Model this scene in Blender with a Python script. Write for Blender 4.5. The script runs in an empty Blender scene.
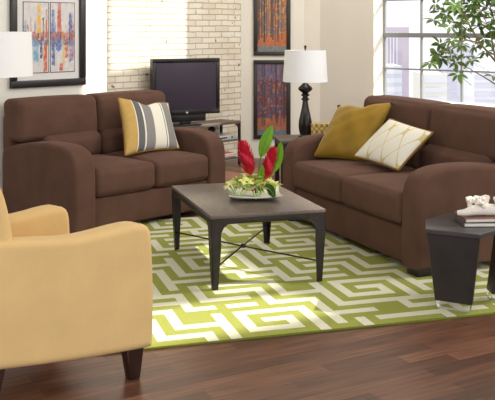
import bpy, bmesh, math, random
from mathutils import Vector, Matrix
random.seed(7)
S = bpy.context.scene
COL = S.collection
PI = math.pi

# ------------------------------------------------------------------ camera
cam_d = bpy.data.cameras.new('camera'); cam = bpy.data.objects.new('camera', cam_d); COL.objects.link(cam)
S.camera = cam
cam.location = (0, 0, 1.6); cam.rotation_euler = (PI/2, 0, 0)
cam_d.sensor_fit = 'HORIZONTAL'; cam_d.sensor_width = 36.0
cam_d.lens = 36.0*920/495
cam_d.shift_y = -(200-28)/495.0
cam_d.clip_end = 2000
# ------------------------------------------------------------------ light
w = bpy.data.worlds.new('world'); S.world = w; w.use_nodes = True
bg = w.node_tree.nodes['Background']; bg.inputs[0].default_value = (.96, .98, 1.0, 1); bg.inputs[1].default_value = 1.2
SUNV = Vector((-1, -.06, -.70)).normalized()
sd = bpy.data.lights.new('sun', 'SUN'); sun = bpy.data.objects.new('sun', sd); COL.objects.link(sun)
sd.energy = 6.8; sd.angle = math.radians(.9); sd.color = (1, .95, .86)
sun.rotation_euler = SUNV.to_track_quat('-Z', 'Y').to_euler(); sun.location = (20, 8, 14)
def area(name, loc, target, sx, sy, power, color):
    d = bpy.data.lights.new(name, 'AREA'); o = bpy.data.objects.new(name, d); COL.objects.link(o)
    d.shape = 'RECTANGLE'; d.size = sx; d.size_y = sy; d.energy = power; d.color = color
    o.location = loc; o.rotation_euler = (Vector(target)-Vector(loc)).to_track_quat('-Z', 'Y').to_euler()
area('added_key_light', (4.6, 6.6, 4.4), (-1.3, 7.0, .2), 2.2, 2.2, 150, (1, .98, .96))  # unseen lamp added to replace window-side light the wall blocks
area('added_front_light', (2.6, -1.6, 3.6), (-.6, 7.0, .6), 3.0, 2.2, 88, (1, .96, .9))  # unseen fill added from the camera side
area('added_back_light', (1.3, 8.2, 4.2), (.2, 11.2, 1.4), 1.8, 1.5, 38, (1, .97, .93))  # unseen lamp added to brighten the back walls
S.view_settings.view_transform = 'Standard'; S.view_settings.look = 'None'
S.view_settings.exposure = 0.12; S.view_settings.gamma = 1.0
S.view_settings.use_curve_mapping = False

# ------------------------------------------------------------------ materials
def srgb(r, g, b):
    f = lambda c: (c/255/12.92) if c/255 <= .04045 else ((c/255+.055)/1.055)**2.4
    return (f(r), f(g), f(b), 1)
def mat(name, col, rough=.6, metal=0, var=.08, scale=30, bump=0, bscale=200, sheen=0, coat=0, spec=.5, detail=3, stretch=None, trans=0, sub=0):
    m = bpy.data.materials.new(name); m.use_nodes = True
    nt = m.node_tree; N = nt.nodes; L = nt.links; p = N['Principled BSDF']
    p.inputs['Roughness'].default_value = rough; p.inputs['Metallic'].default_value = metal
    p.inputs['Specular IOR Level'].default_value = spec
    p.inputs['Sheen Weight'].default_value = sheen; p.inputs['Sheen Roughness'].default_value = .4
    if sheen: p.inputs['Sheen Tint'].default_value = (min(1, col[0]*3+.2), min(1, col[1]*3+.2), min(1, col[2]*3+.2), 1)
    p.inputs['Coat Weight'].default_value = coat
    p.inputs['Transmission Weight'].default_value = trans
    tc = N.new('ShaderNodeTexCoord'); mp = N.new('ShaderNodeMapping'); L.new(tc.outputs['Object'], mp.inputs[0])
    if stretch: mp.inputs['Scale'].default_value = stretch
    nz = N.new('ShaderNodeTexNoise'); nz.inputs['Scale'].default_value = scale; nz.inputs['Detail'].default_value = detail
    L.new(mp.outputs[0], nz.inputs[0])
    rp = N.new('ShaderNodeValToRGB'); e = rp.color_ramp.elements
    e[0].position = .3; e[1].position = .7
    e[0].color = (col[0]*(1-var), col[1]*(1-var), col[2]*(1-var), 1); e[1].color = (min(1, col[0]*(1+var)), min(1, col[1]*(1+var)), min(1, col[2]*(1+var)), 1)
    L.new(nz.outputs[0], rp.inputs[0]); L.new(rp.outputs[0], p.inputs['Base Color'])
    if bump:
        n2 = N.new('ShaderNodeTexNoise'); n2.inputs['Scale'].default_value = bscale; n2.inputs['Detail'].default_value = 2
        L.new(mp.outputs[0], n2.inputs[0])
        b = N.new('ShaderNodeBump'); b.inputs['Strength'].default_value = bump; b.inputs['Distance'].default_value = .01
        L.new(n2.outputs[0], b.inputs['Height']); L.new(b.outputs[0], p.inputs['Normal'])
    return m
M = {}
M['wall_white'] = mat('wall_white', srgb(236, 233, 222), .8, var=.015, scale=3)
M['wall_beige'] = mat('wall_beige', srgb(234, 228, 214), .8, var=.015, scale=3)
M['wall_lit'] = mat('wall_beige_lit', srgb(238, 231, 216), .8, var=.015, scale=3)  # wall beige lifted: lamp light on the corner strip painted in
M['ceiling'] = mat('ceiling_white', srgb(235, 233, 228), .9, var=.01)
M['brown'] = mat('brown_microsuede', srgb(96, 70, 58), .9, var=.12, scale=6, bump=.12, bscale=60, sheen=.12, spec=.15)
M['cream'] = mat('yellow_cream_microfibre', srgb(224, 190, 132), .85, var=.05, scale=5, bump=.08, bscale=60, sheen=.15, spec=.15)
M['darkwood'] = mat('espresso_wood', srgb(52, 32, 26), .35, var=.25, scale=12, stretch=(1, 1, .15))
M['blackfoot'] = mat('black_foot', srgb(30, 22, 20), .5)
M['iron'] = mat('dark_iron', srgb(48, 43, 41), .45, metal=.5, var=.2, scale=25)
M['tablewood'] = mat('weathered_grey_brown_wood', srgb(97, 85, 78), .32, var=.25, scale=9, detail=6, stretch=(8, 1, 1), bump=.1, bscale=30)
M['graywood'] = mat('grey_brown_wood', srgb(96, 84, 76), .45, var=.2, scale=9, stretch=(1, 8, 1))
M['black_wood'] = mat('black_wood', srgb(40, 35, 34), .35, var=.2, scale=10)
M['hextop'] = mat('charcoal_table_top', srgb(62, 60, 62), .3, var=.12, scale=10)
M['chrome'] = mat('chrome_wire', srgb(215, 215, 215), .15, metal=1, var=.02)
M['shade'] = mat('white_lampshade_linen', srgb(251, 251, 251), .9, var=.005, scale=60)
M['lampbody'] = mat('dark_bronze_lamp', srgb(48, 42, 40), .22, metal=.35, var=.2)
M['tvblack'] = mat('black_tv_plastic', srgb(24, 22, 23), .25, var=.05)
M['screen'] = mat('dark_violet_screen_glass', srgb(62, 53, 66), .4, var=.02, spec=.25)
M['gold'] = mat('golden_velvet', srgb(142, 110, 24), .45, var=.14, scale=6, sheen=.5, spec=.3, bump=.2, bscale=12)
M['goldpipe'] = mat('dark_gold_piping', srgb(140, 103, 35), .7)
M['taupe'] = mat('taupe_tassel', srgb(70, 58, 45), .8)
M['pframe'] = mat('black_picture_frame', srgb(36, 32, 33), .35, var=.1)
M['dframe'] = mat('dark_brown_picture_frame', srgb(44, 36, 30), .4, var=.1)
M['matboard'] = mat('white_mat_board', srgb(226, 222, 219), .9, var=.01)
M['greym'] = mat('grey_window_metal', srgb(140, 141, 142), .5, metal=.2, var=.04)
M['sill'] = mat('white_sill', srgb(240, 238, 232), .5, var=.01)
M['dish'] = mat('white_ceramic', srgb(240, 240, 228), .15, var=.01, coat=.5)
M['coral'] = mat('white_coral', srgb(243, 236, 226), .8, var=.04, scale=80, bump=.5, bscale=150)
M['red'] = mat('red_ginger_petal', srgb(190, 12, 42), .4, var=.2, scale=40)
M['redtip'] = mat('pink_petal_tip', srgb(235, 60, 90), .4)
M['stemred'] = mat('red_stem', srgb(130, 30, 40), .5)
M['leaf'] = mat('bright_green_leaf', srgb(140, 195, 38), .35, var=.15, scale=15)
M['darkleaf'] = mat('dark_green_leaf', srgb(60, 98, 40), .35, var=.2, scale=15)
M['orchid'] = mat('yellow_green_orchid', srgb(224, 236, 138), .5, var=.12, scale=50)
M['orchidred'] = mat('red_orchid_lip', srgb(170, 60, 50), .5)
M['bookbrown'] = mat('brown_book_cover', srgb(120, 84, 70), .35, var=.15)
M['bookgrey'] = mat('dark_grey_book_cover', srgb(80, 76, 78), .4)
M['paper'] = mat('book_pages', srgb(232, 226, 215), .9, stretch=(1, 1, 40), scale=20)
M['silver'] = mat('silver_plastic', srgb(205, 208, 210), .3, metal=.3, var=.03)
M['mag1'] = mat('orange_red_cover', srgb(214, 88, 48), .4, var=.3, scale=12)
M['mag2'] = mat('dark_cover', srgb(60, 50, 60), .4)
M['pot'] = mat('terracotta_grey_pot', srgb(120, 110, 100), .7)
M['soil'] = mat('soil', srgb(50, 38, 30), .95)
M['bark'] = mat('light_bark', srgb(140, 120, 88), .8, var=.2)
M['foliage'] = mat('umbrella_tree_leaf', srgb(92, 124, 42), .4, var=.4, scale=9)
M['stgold'] = mat('gold_stripe', srgb(196, 160, 88), .8, var=.05)
M['stdark'] = mat('dark_grey_stripe', srgb(98, 97, 98), .8, var=.1, scale=120)
M['stmid'] = mat('mid_grey_stripe', srgb(136, 132, 128), .8, var=.1, scale=120)
M['stcream'] = mat('cream_stripe', srgb(232, 226, 210), .8, var=.04, scale=120)
M['rugedge'] = mat('green_rug_binding', srgb(110, 118, 40), .95)
M['ruggreen'] = mat('green_wool_pile', srgb(162, 167, 86), 1.0, var=.10, scale=90, bump=.4, bscale=300, spec=.05)
M['rugcream'] = mat('cream_wool_pile', srgb(228, 226, 202), 1.0, var=.05, scale=90, bump=.4, bscale=300, spec=.05)
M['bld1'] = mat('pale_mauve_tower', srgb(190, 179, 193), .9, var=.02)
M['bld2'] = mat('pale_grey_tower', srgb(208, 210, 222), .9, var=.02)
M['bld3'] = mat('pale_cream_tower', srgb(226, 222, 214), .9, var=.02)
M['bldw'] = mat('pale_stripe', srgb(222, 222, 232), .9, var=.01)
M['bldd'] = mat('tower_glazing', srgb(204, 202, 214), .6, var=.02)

def brick_mat():
    m = bpy.data.materials.new('white_painted_brick'); m.use_nodes = True
    nt = m.node_tree; N = nt.nodes; L = nt.links; p = N['Principled BSDF']; p.inputs['Roughness'].default_value = .75
    tc = N.new('ShaderNodeTexCoord'); sp = N.new('ShaderNodeSeparateXYZ'); cb = N.new('ShaderNodeCombineXYZ')
    L.new(tc.outputs['Object'], sp.inputs[0]); L.new(sp.outputs[0], cb.inputs[0]); L.new(sp.outputs[2], cb.inputs[1])
    wn = N.new('ShaderNodeTexNoise'); wn.inputs['Scale'].default_value = 5; L.new(cb.outputs[0], wn.inputs[0])
    mx = N.new('ShaderNodeMixRGB'); mx.blend_type = 'ADD'; mx.inputs[0].default_value = .018; L.new(cb.outputs[0], mx.inputs[1]); L.new(wn.outputs[1], mx.inputs[2])
    bt = N.new('ShaderNodeTexBrick'); L.new(mx.outputs[0], bt.inputs[0])
    bt.inputs['Scale'].default_value = 1; bt.inputs['Brick Width'].default_value = .215; bt.inputs['Row Height'].default_value = .068
    bt.inputs['Mortar Size'].default_value = .006; bt.inputs['Mortar Smooth'].default_value = .4
    bt.inputs['Color1'].default_value = srgb(240, 233, 218); bt.inputs['Color2'].default_value = srgb(228, 218, 199); bt.inputs['Mortar'].default_value = srgb(196, 183, 160)
    n2 = N.new('ShaderNodeTexNoise'); n2.inputs['Scale'].default_value = 2.3; n2.inputs['Detail'].default_value = 5; L.new(cb.outputs[0], n2.inputs[0])
    rp = N.new('ShaderNodeValToRGB'); rp.color_ramp.elements[0].position = .38; rp.color_ramp.elements[0].color = (.88, .83, .75, 1); rp.color_ramp.elements[1].position = .55; rp.color_ramp.elements[1].color = (1, 1, 1, 1)
    L.new(n2.outputs[0], rp.inputs[0])
    m2 = N.new('ShaderNodeMixRGB'); m2.blend_type = 'MULTIPLY'; m2.inputs[0].default_value = .7; L.new(bt.outputs[0], m2.inputs[1]); L.new(rp.outputs[0], m2.inputs[2])
    # dark chips where paint is missing
    n3 = N.new('ShaderNodeTexNoise'); n3.inputs['Scale'].default_value = 17; n3.inputs['Detail'].default_value = 1; L.new(cb.outputs[0], n3.inputs[0])
    r3 = N.new('ShaderNodeValToRGB'); r3.color_ramp.elements[0].position = .25; r3.color_ramp.elements[0].color = (.3, .24, .2, 1); r3.color_ramp.elements[1].position = .29; r3.color_ramp.elements[1].color = (1, 1, 1, 1)
    L.new(n3.outputs[0], r3.inputs[0])
    m3 = N.new('ShaderNodeMixRGB'); m3.blend_type = 'MULTIPLY'; m3.inputs[0].default_value = 1; L.new(m2.outputs[0], m3.inputs[1]); L.new(r3.outputs[0], m3.inputs[2])
    L.new(m3.outputs[0], p.inputs['Base Color'])
    b = N.new('ShaderNodeBump'); b.inputs['Strength'].default_value = .8; b.inputs['Distance'].default_value = .01; b.invert = True
    L.new(bt.outputs['Fac'], b.inputs['Height']); L.new(b.outputs[0], p.inputs['Normal'])
    return m
M['brick'] = brick_mat()
def floor_mat():
    m = bpy.data.materials.new('dark_walnut_planks'); m.use_nodes = True
    nt = m.node_tree; N = nt.nodes; L = nt.links; p = N['Principled BSDF']; p.inputs['Roughness'].default_value = .34
    p.inputs['Specular IOR Level'].default_value = .45
    tc = N.new('ShaderNodeTexCoord'); mp = N.new('ShaderNodeMapping'); L.new(tc.outputs['Object'], mp.inputs[0])
    mp.inputs['Rotation'].default_value = (0, 0, -math.radians(FLOOR_ANG))
    bt = N.new('ShaderNodeTexBrick'); L.new(mp.outputs[0], bt.inputs[0])
    bt.inputs['Scale'].default_value = 1; bt.inputs['Brick Width'].default_value = .62; bt.inputs['Row Height'].default_value = .095
    bt.inputs['Mortar Size'].default_value = .0012; bt.offset = .37; bt.inputs['Bias'].default_value = 0
    bt.inputs['Color1'].default_value = (0, 0, 0, 1); bt.inputs['Color2'].default_value = (1, 1, 1, 1); bt.inputs['Mortar'].default_value = (0, 0, 0, 1)
    rp = N.new('ShaderNodeValToRGB'); e = rp.color_ramp.elements
    e[0].color = srgb(88, 60, 47); e[1].color = srgb(138, 98, 76)
    x = e.new(.4); x.color = srgb(112, 76, 58); x = e.new(.7); x.color = srgb(120, 82, 63)
    L.new(bt.outputs[0], rp.inputs[0])
    m2 = N.new('ShaderNodeMapping'); L.new(mp.outputs[0], m2.inputs[0]); m2.inputs['Scale'].default_value = (1.5, 22, 1)
    nz = N.new('ShaderNodeTexNoise'); nz.inputs['Scale'].default_value = 2.2; nz.inputs['Detail'].default_value = 6; L.new(m2.outputs[0], nz.inputs[0])
    r2 = N.new('ShaderNodeValToRGB'); r2.color_ramp.elements[0].position = .3; r2.color_ramp.elements[0].color = (.55, .5, .48, 1); r2.color_ramp.elements[1].position = .65; r2.color_ramp.elements[1].color = (1.1, 1.08, 1.05, 1)
    L.new(nz.outputs[0], r2.inputs[0])
    mm = N.new('ShaderNodeMixRGB'); mm.blend_type = 'MULTIPLY'; mm.inputs[0].default_value = 1; L.new(rp.outputs[0], mm.inputs[1]); L.new(r2.outputs[0], mm.inputs[2])
    L.new(mm.outputs[0], p.inputs['Base Color'])
    return m
FLOOR_ANG = 30
M['floor'] = floor_mat()
def vcol_mat(name, rough=.6):
    m = bpy.data.materials.new(name); m.use_nodes = True; nt = m.node_tree; p = nt.nodes['Principled BSDF']; p.inputs['Roughness'].default_value = rough
    a = nt.nodes.new('ShaderNodeVertexColor'); a.layer_name = 'paint'; nt.links.new(a.outputs[0], p.inputs['Base Color']); return m
M['paint'] = vcol_mat('painted_art')
def glass_mat():
    m = bpy.data.materials.new('window_glass'); m.use_nodes = True; nt = m.node_tree; N = nt.nodes; L = nt.links
    N.remove(N['Principled BSDF']); t = N.new('ShaderNodeBsdfTransparent'); g = N.new('ShaderNodeBsdfGlossy'); g.inputs['Roughness'].default_value = .02
    x = N.new('ShaderNodeMixShader'); x.inputs[0].default_value = .04; L.new(t.outputs[0], x.inputs[1]); L.new(g.outputs[0], x.inputs[2]); L.new(x.outputs[0], N['Material Output'].inputs[0]); return m
M['glass'] = glass_mat()
def lattice_mat(name, base, line, sc, wd):
    m = bpy.data.materials.new(name); m.use_nodes = True; nt = m.node_tree; N = nt.nodes; L = nt.links; p = N['Principled BSDF']; p.inputs['Roughness'].default_value = .85
    uv = N.new('ShaderNodeTexCoord'); mp = N.new('ShaderNodeMapping'); mp.inputs['Scale'].default_value = sc; L.new(uv.outputs['UV'], mp.inputs[0])
    sp = N.new('ShaderNodeSeparateXYZ'); L.new(mp.outputs[0], sp.inputs[0])
    def mth(op, a, b=None):
        n = N.new('ShaderNodeMath'); n.operation = op
        for i, v in enumerate((a, b)):
            if v is None: continue
            if isinstance(v, (int, float)): n.inputs[i].default_value = v
            else: L.new(v, n.inputs[i])
        return n.outputs[0]
    # interlocking ogee lines: cos(x) = +-k*cos(y) style lattice
    cxn = mth('COSINE', mth('MULTIPLY', sp.outputs[0], PI)); cyn = mth('COSINE', mth('MULTIPLY', sp.outputs[1], PI))
    v = mth('ABSOLUTE', mth('SUBTRACT', mth('ABSOLUTE', cxn), mth('ABSOLUTE', cyn)))
    lt = mth('LESS_THAN', v, wd)
    mx = N.new('ShaderNodeMixRGB'); L.new(lt, mx.inputs[0]); mx.inputs[1].default_value = base; mx.inputs[2].default_value = line
    L.new(mx.outputs[0], p.inputs['Base Color']); return m
M['lattice'] = lattice_mat('white_fabric_gold_lattice', srgb(236, 232, 216), srgb(214, 198, 140), (3.1, 1.25, 1), .055)
M['basket'] = lattice_mat('gold_cream_lattice_weave', srgb(222, 196, 120), srgb(150, 118, 62), (4.5, 2.2, 1), .22)

# ------------------------------------------------------------------ mesh helpers
def link(name, bm, m, parent=None, smooth=True, mats=None):
    me = bpy.data.meshes.new(name); bmesh.ops.recalc_face_normals(bm, faces=bm.faces)
    if smooth:
        for f in bm.faces: f.smooth = True
    bm.to_mesh(me); bm.free()
    for x in (mats or [m]): me.materials.append(x)
    if smooth and hasattr(me, 'set_sharp_from_angle'): me.set_sharp_from_angle(angle=math.radians(42))
    o = bpy.data.objects.new(name, me); COL.objects.link(o)
    if parent: o.parent = parent
    return o
def tag(o, label=None, cat=None, group=None, kind=None):
    if label: o['label'] = label
    if cat: o['category'] = cat
    if group: o['group'] = group
    if kind: o['kind'] = kind
    return o
def thing(name, label, cat, loc=(0, 0, 0), rz=0, group=None, kind=None):
    o = bpy.data.objects.new(name, None); COL.objects.link(o); o.location = loc; o.rotation_euler = (0, 0, rz); o.empty_display_size = .1
    return tag(o, label, cat, group, kind)
def copy_tree(o, parent=None):
    c = o.copy(); COL.objects.link(c); c.parent = parent
    for ch in list(o.children): copy_tree(ch, c)
    return c
def grid_box(bm, c, h, r, n=3, k=3, bulge=(0, 0, 0)):
    """soft upholstered box: centre c, half sizes h, edge radius r, crown per axis"""
    r = min(r, *[x*.999 for x in h])
    def samples(hh):
        a = [hh-r+r*math.tan(PI/4*i/k) for i in range(k, 0, -1)]
        inner = [(-1+2*i/n)*(hh-r) for i in range(n+1)]
        return [-x for x in a]+inner+a[::-1]
    ax = [samples(x) for x in h]
    cache = {}
    def vert(p):
        key = tuple(round(x, 5) for x in p)
        if key in cache: return cache[key]
        q = [max(-(h[i]-r), min(h[i]-r, p[i])) for i in range(3)]
        d = Vector([p[i]-q[i] for i in range(3)])
        if d.length > 1e-9: d = d.normalized()*r
        v = [q[i]+d[i] for i in range(3)]
        for i in range(3):
            j, l = (i+1) % 3, (i+2) % 3
            if bulge[i]:
                f = max(0, 1-(p[j]/h[j])**2)**.8*max(0, 1-(p[l]/h[l])**2)**.8
                v[i] += bulge[i]*f*(p[i]/h[i])
        cache[key] = bm.verts.new((c[0]+v[0], c[1]+v[1], c[2]+v[2])); return cache[key]
    for i in range(3):
        j, l = (i+1) % 3, (i+2) % 3
        for s in (-1, 1):
            for a in range(len(ax[j])-1):
                for b in range(len(ax[l])-1):
                    q = []
                    for (u, v) in ((a, b), (a+1, b), (a+1, b+1), (a, b+1)):
                        p = [0, 0, 0]; p[i] = s*h[i]; p[j] = ax[j][u]; p[l] = ax[l][v]; q.append(vert(p))
                    try: bm.faces.new(q)
                    except ValueError: pass
def box(bm, x0, x1, y0, y1, z0, z1, r=.004):
    grid_box(bm, ((x0+x1)/2, (y0+y1)/2, (z0+z1)/2), ((x1-x0)/2, (y1-y0)/2, (z1-z0)/2), r, 1, 1)
def plainbox(bm, x0, x1, y0, y1, z0, z1):
    v = [bm.verts.new((x, y, z)) for x in (x0, x1) for y in (y0, y1) for z in (z0, z1)]
    for f in ((0, 1, 3, 2), (4, 6, 7, 5), (0, 4, 5, 1), (2, 3, 7, 6), (0, 2, 6, 4), (1, 5, 7, 3)): bm.faces.new([v[i] for i in f])
def tube(bm, pts, r, closed=False, n=8, caps=True):
    pts = [Vector(p) for p in pts]; N = len(pts); rs = r if isinstance(r, (list, tuple)) else [r]*N
    rings = []; up = None
    for i, p in enumerate(pts):
        a = pts[(i-1) % N] if (closed or i > 0) else p; b = pts[(i+1) % N] if (closed or i < N-1) else p
        t = (b-a).normalized()
        if up is None:
            up = Vector((0, 0, 1)) if abs(t.z) < .9 else Vector((1, 0, 0))
        s = t.cross(up).normalized(); up = s.cross(t).normalized()
        rings.append([bm.verts.new(p+rs[i]*(math.cos(2*PI*k/n)*s+math.sin(2*PI*k/n)*up)) for k in range(n)])
    for i in range(N if closed else N-1):
        A, B = rings[i], rings[(i+1) % N]
        for k in range(n): bm.faces.new((A[k], A[(k+1) % n], B[(k+1) % n], B[k]))
    if not closed and caps: bm.faces.new(rings[0]); bm.faces.new(rings[-1])
def lathe(bm, prof, c=(0, 0, 0), n=32, flute=0, fn=12, fr=(0, 0), cap=True):
    rings = []
    for r, z in prof:
        ring = []
        for k in range(n):
            a = 2*PI*k/n; rr = r
            if flute and fr[0] <= z <= fr[1]: rr = r*(1-flute*(.5+.5*math.cos(fn*a)))
            ring.append(bm.verts.new((c[0]+rr*math.cos(a), c[1]+rr*math.sin(a), c[2]+z)))
        rings.append(ring)
    for i in range(len(rings)-1):
        for k in range(n): bm.faces.new((rings[i][k], rings[i][(k+1) % n], rings[i+1][(k+1) % n], rings[i+1][k]))
    if cap: bm.faces.new(rings[0]); bm.faces.new(rings[-1])
def smooth_poly(pts, it=2):
    for _ in range(it):
        q = []
        for i in range(len(pts)):
            a, b = pts[i], pts[(i+1) % len(pts)]
            q += [(a[0]*.75+b[0]*.25, a[1]*.75+b[1]*.25), (a[0]*.25+b[0]*.75, a[1]*.25+b[1]*.75)]
        pts = q
    return pts
def pad(bm, prof, x0, x1, r, fn, k=4, crown=0):
    """cushioned slab: closed profile (a,b) swept over [x0,x1] with rounded rims; fn(x,a,b)->xyz"""
    n = len(prof); area2 = sum(prof[i][0]*prof[(i+1) % n][1]-prof[(i+1) % n][0]*prof[i][1] for i in range(n))
    sg = 1 if area2 > 0 else -1
    nor = []
    for i in range(n):
        a, b = prof[i-1], prof[(i+1) % n]; dx, dy = b[0]-a[0], b[1]-a[1]; l = math.hypot(dx, dy) or 1
        nor.append((-dy/l*sg, dx/l*sg))   # inward
    secs = []
    for i in range(k+1):
        t = PI/2*i/k; secs.append((x0+r*(1-math.sin(t)), r*(1-math.cos(t))))
    secs = secs[::-1]; secs = [(x0+r*(1-math.cos(PI/2*i/k)), r*(1-math.sin(PI/2*i/k))) for i in range(k+1)]
    secs = [(x0, r+.012)]+secs
    secs += [(x1-(s[0]-x0), s[1]) for s in secs[::-1]]
    def inset(d):
        P = [[p[0]+q[0]*d, p[1]+q[1]*d] for p, q in zip(prof, nor)]
        for _ in range(60):      # collapse edges that would flip over at tight corners
            bad = 0
            for i in range(n):
                j = (i+1) % n; ex, ey = P[j][0]-P[i][0], P[j][1]-P[i][1]; ox, oy = prof[j][0]-prof[i][0], prof[j][1]-prof[i][1]
                if ex*ox+ey*oy < -1e-9:
                    m_ = [(P[i][0]+P[j][0])/2, (P[i][1]+P[j][1])/2]; P[i] = list(m_); P[j] = list(m_); bad += 1
            if not bad: break
        return P
    rings = []
    for x, ins in secs: rings.append([bm.verts.new(fn(x, p[0], p[1])) for p in inset(ins)])
    for i in range(len(rings)-1):
        for j in range(n): bm.faces.new((rings[i][j], rings[i][(j+1) % n], rings[i+1][(j+1) % n], rings[i+1][j]))
    for rg in (rings[0], rings[-1]):
        ctr = sum((v.co for v in rg), Vector())/n
        bm.faces.new(rg)

UX = (.692, .722); NX = (-.722, .692)          # left wall direction / outward
# ------------------------------------------------------------------ structure
bm = bmesh.new(); plainbox(bm, -9, 10, -3, 13, -.1, 0); tag(link('floor', bm, M['floor'], smooth=False), 'dark reddish-brown wooden plank floor', 'floor', kind='structure')
def angle(v): return math.atan2(v[1], v[0])
bm = bmesh.new(); plainbox(bm, -10, 1.1356, 0, .2, 0, 6.6)
o = link('wall_left', bm, M['wall_white'], smooth=False); o.location = (-2.075, 7.624, 0); o.rotation_euler.z = angle(UX); tag(o, 'white painted wall behind the left loveseat', 'wall', kind='structure')
bm = bmesh.new(); plainbox(bm, -3.4, 0, 0, .2, 0, 6.6)
o = link('wall_brick', bm, M['brick'], smooth=False); o.location = (-.08, 11.3, 0); o.rotation_euler.z = angle(UX); tag(o, 'cream painted brick wall behind the television', 'wall', kind='structure')
bm = bmesh.new(); plainbox(bm, -.08, .694, 11.3, 11.5, 0, 6.6); tag(link('wall_back', bm, M['wall_beige'], smooth=False), 'narrow beige wall carrying the two autumn pictures', 'wall', kind='structure')
# splayed corner strip between the back wall and the window wall
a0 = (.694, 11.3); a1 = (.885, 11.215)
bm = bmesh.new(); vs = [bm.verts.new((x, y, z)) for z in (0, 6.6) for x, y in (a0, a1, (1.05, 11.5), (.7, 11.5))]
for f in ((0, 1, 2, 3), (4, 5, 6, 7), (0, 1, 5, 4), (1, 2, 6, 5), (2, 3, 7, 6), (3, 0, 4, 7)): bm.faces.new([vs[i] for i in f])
tag(link('wall_corner', bm, M['wall_lit'], smooth=False), 'beige splayed wall corner beside the window wall', 'wall', kind='structure')
WORG = (.885, 11.215); WX = (.722, -.692)
holes = [(.80, 2.872, .74, 2.34)]
# unseen openings added to shape the sun patches, each a quad in wall coordinates (along, up)
SPL = (.222, .229)          # splay of the reveals
groups = [[[(6.35, 4.23), (5.84, 3.79), (7.50, 4.28), (7.80, 4.68)], [(8.21, 5.33), (7.89, 4.76), (7.73, 4.34), (8.17, 4.38), (9.05, 5.62)]],
          [[(.65, 2.65), (1.66, 3.62), (1.66, 5.2), (.65, 4.2)]],
          [[(3.60, 4.25), (3.83, 4.45), (3.83, 6.2), (3.60, 6.0)]]]
def bbox(g): return (min(p[0] for q in g for p in q)-.02, max(p[0] for q in g for p in q)+.242, min(p[1] for q in g for p in q)-.02, max(p[1] for q in g for p in q)+.25)
def wall_with_holes(name, L0, L1, Ht, th, holes, m):
    BB = [bbox(g) for g in groups]
    xs = sorted({L0, L1, *[h[0] for h in holes+BB], *[h[1] for h in holes+BB]}); zs = sorted({0, Ht, *[h[2] for h in holes+BB], *[h[3] for h in holes+BB]})
    bm = bmesh.new()
    solid = lambda i, j: 0 <= i < len(xs)-1 and 0 <= j < len(zs)-1 and not any(h[0] <= (xs[i]+xs[i+1])/2 <= h[1] and h[2] <= (zs[j]+zs[j+1])/2 <= h[3] for h in holes)
    cv = {}; qcell = set()
    def V(i, y, j):
        if (i, y, j) not in cv: cv[(i, y, j)] = bm.verts.new((xs[i], y, zs[j]))
        return cv[(i, y, j)]
    for g, bx in zip(groups, BB):
        qcell |= {(i, j) for i in range(len(xs)-1) for j in range(len(zs)-1) if bx[0]-1e-6 <= xs[i] and xs[i+1] <= bx[1]+1e-6 and bx[2]-1e-6 <= zs[j] and zs[j+1] <= bx[3]+1e-6}
        rows_ = {}
        for y in (0, th):
            loops = [[(bx[0], bx[2]), (bx[1], bx[2]), (bx[1], bx[3]), (bx[0], bx[3])]]+[[(p[0]+(SPL[0] if y else 0), p[1]+(SPL[1] if y else 0)) for p in q] for q in g]
            ed = []; rows_[y] = []
            for lp in loops:
                vv = [bm.verts.new((p[0], y, p[1])) for p in lp]; rows_[y].append(vv)
                ed += [bm.edges.new((vv[k], vv[(k+1) % len(vv)])) for k in range(len(vv))]
            bmesh.ops.triangle_fill(bm, use_beauty=True, use_dissolve=False, edges=ed, normal=(0, 1, 0))
        for va, vb in list(zip(rows_[0], rows_[th]))[1:]:
            for k in range(len(va)): bm.faces.new((va[k], va[(k+1) % len(va)], vb[(k+1) % len(va)], vb[k]))
    for i in range(len(xs)-1):
        for j in range(len(zs)-1):
            if not solid(i, j): continue
            if (i, j) in qcell: continue
            for y in (0, th): bm.faces.new((V(i, y, j), V(i+1, y, j), V(i+1, y, j+1), V(i, y, j+1)))
            if not solid(i-1, j): bm.faces.new((V(i, 0, j), V(i, th, j), V(i, th, j+1), V(i, 0, j+1)))
            if not solid(i+1, j): bm.faces.new((V(i+1, 0, j), V(i+1, th, j), V(i+1, th, j+1), V(i+1, 0, j+1)))
            if not solid(i, j-1): bm.faces.new((V(i, 0, j), V(i, th, j), V(i+1, th, j), V(i+1, 0, j)))
            if not solid(i, j+1): bm.faces.new((V(i, 0, j+1), V(i, th, j+1), V(i+1, th, j+1), V(i+1, 0, j+1)))
    return link(name, bm, m, smooth=False)
o = wall_with_holes('wall_right', 0, 13, 6.6, .24, holes, M['wall_beige']); o.location = (*WORG, 0); o.rotation_euler.z = angle(WX)
tag(o, 'beige wall with the tall industrial window', 'wall', kind='structure')
bm = bmesh.new(); cp = [(-9.5, -3), (10.2, -3), (10.2, 2.35), (.98, 11.2), (-.08, 11.45), (-9.5, 11.45)]  # unseen ceiling added to cut sky light from above
ca, cb = [[bm.verts.new((x, y, z)) for x, y in cp] for z in (6.61, 6.75)]
bm.faces.new(ca); bm.faces.new(cb)
for k in range(6): bm.faces.new((ca[k], ca[(k+1) % 6], cb[(k+1) % 6], cb[k]))
tag(link('ceiling', bm, M['ceiling'], smooth=False), 'high white ceiling above the room, unseen, added to dim the sky light', 'ceiling', kind='structure')
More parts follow.
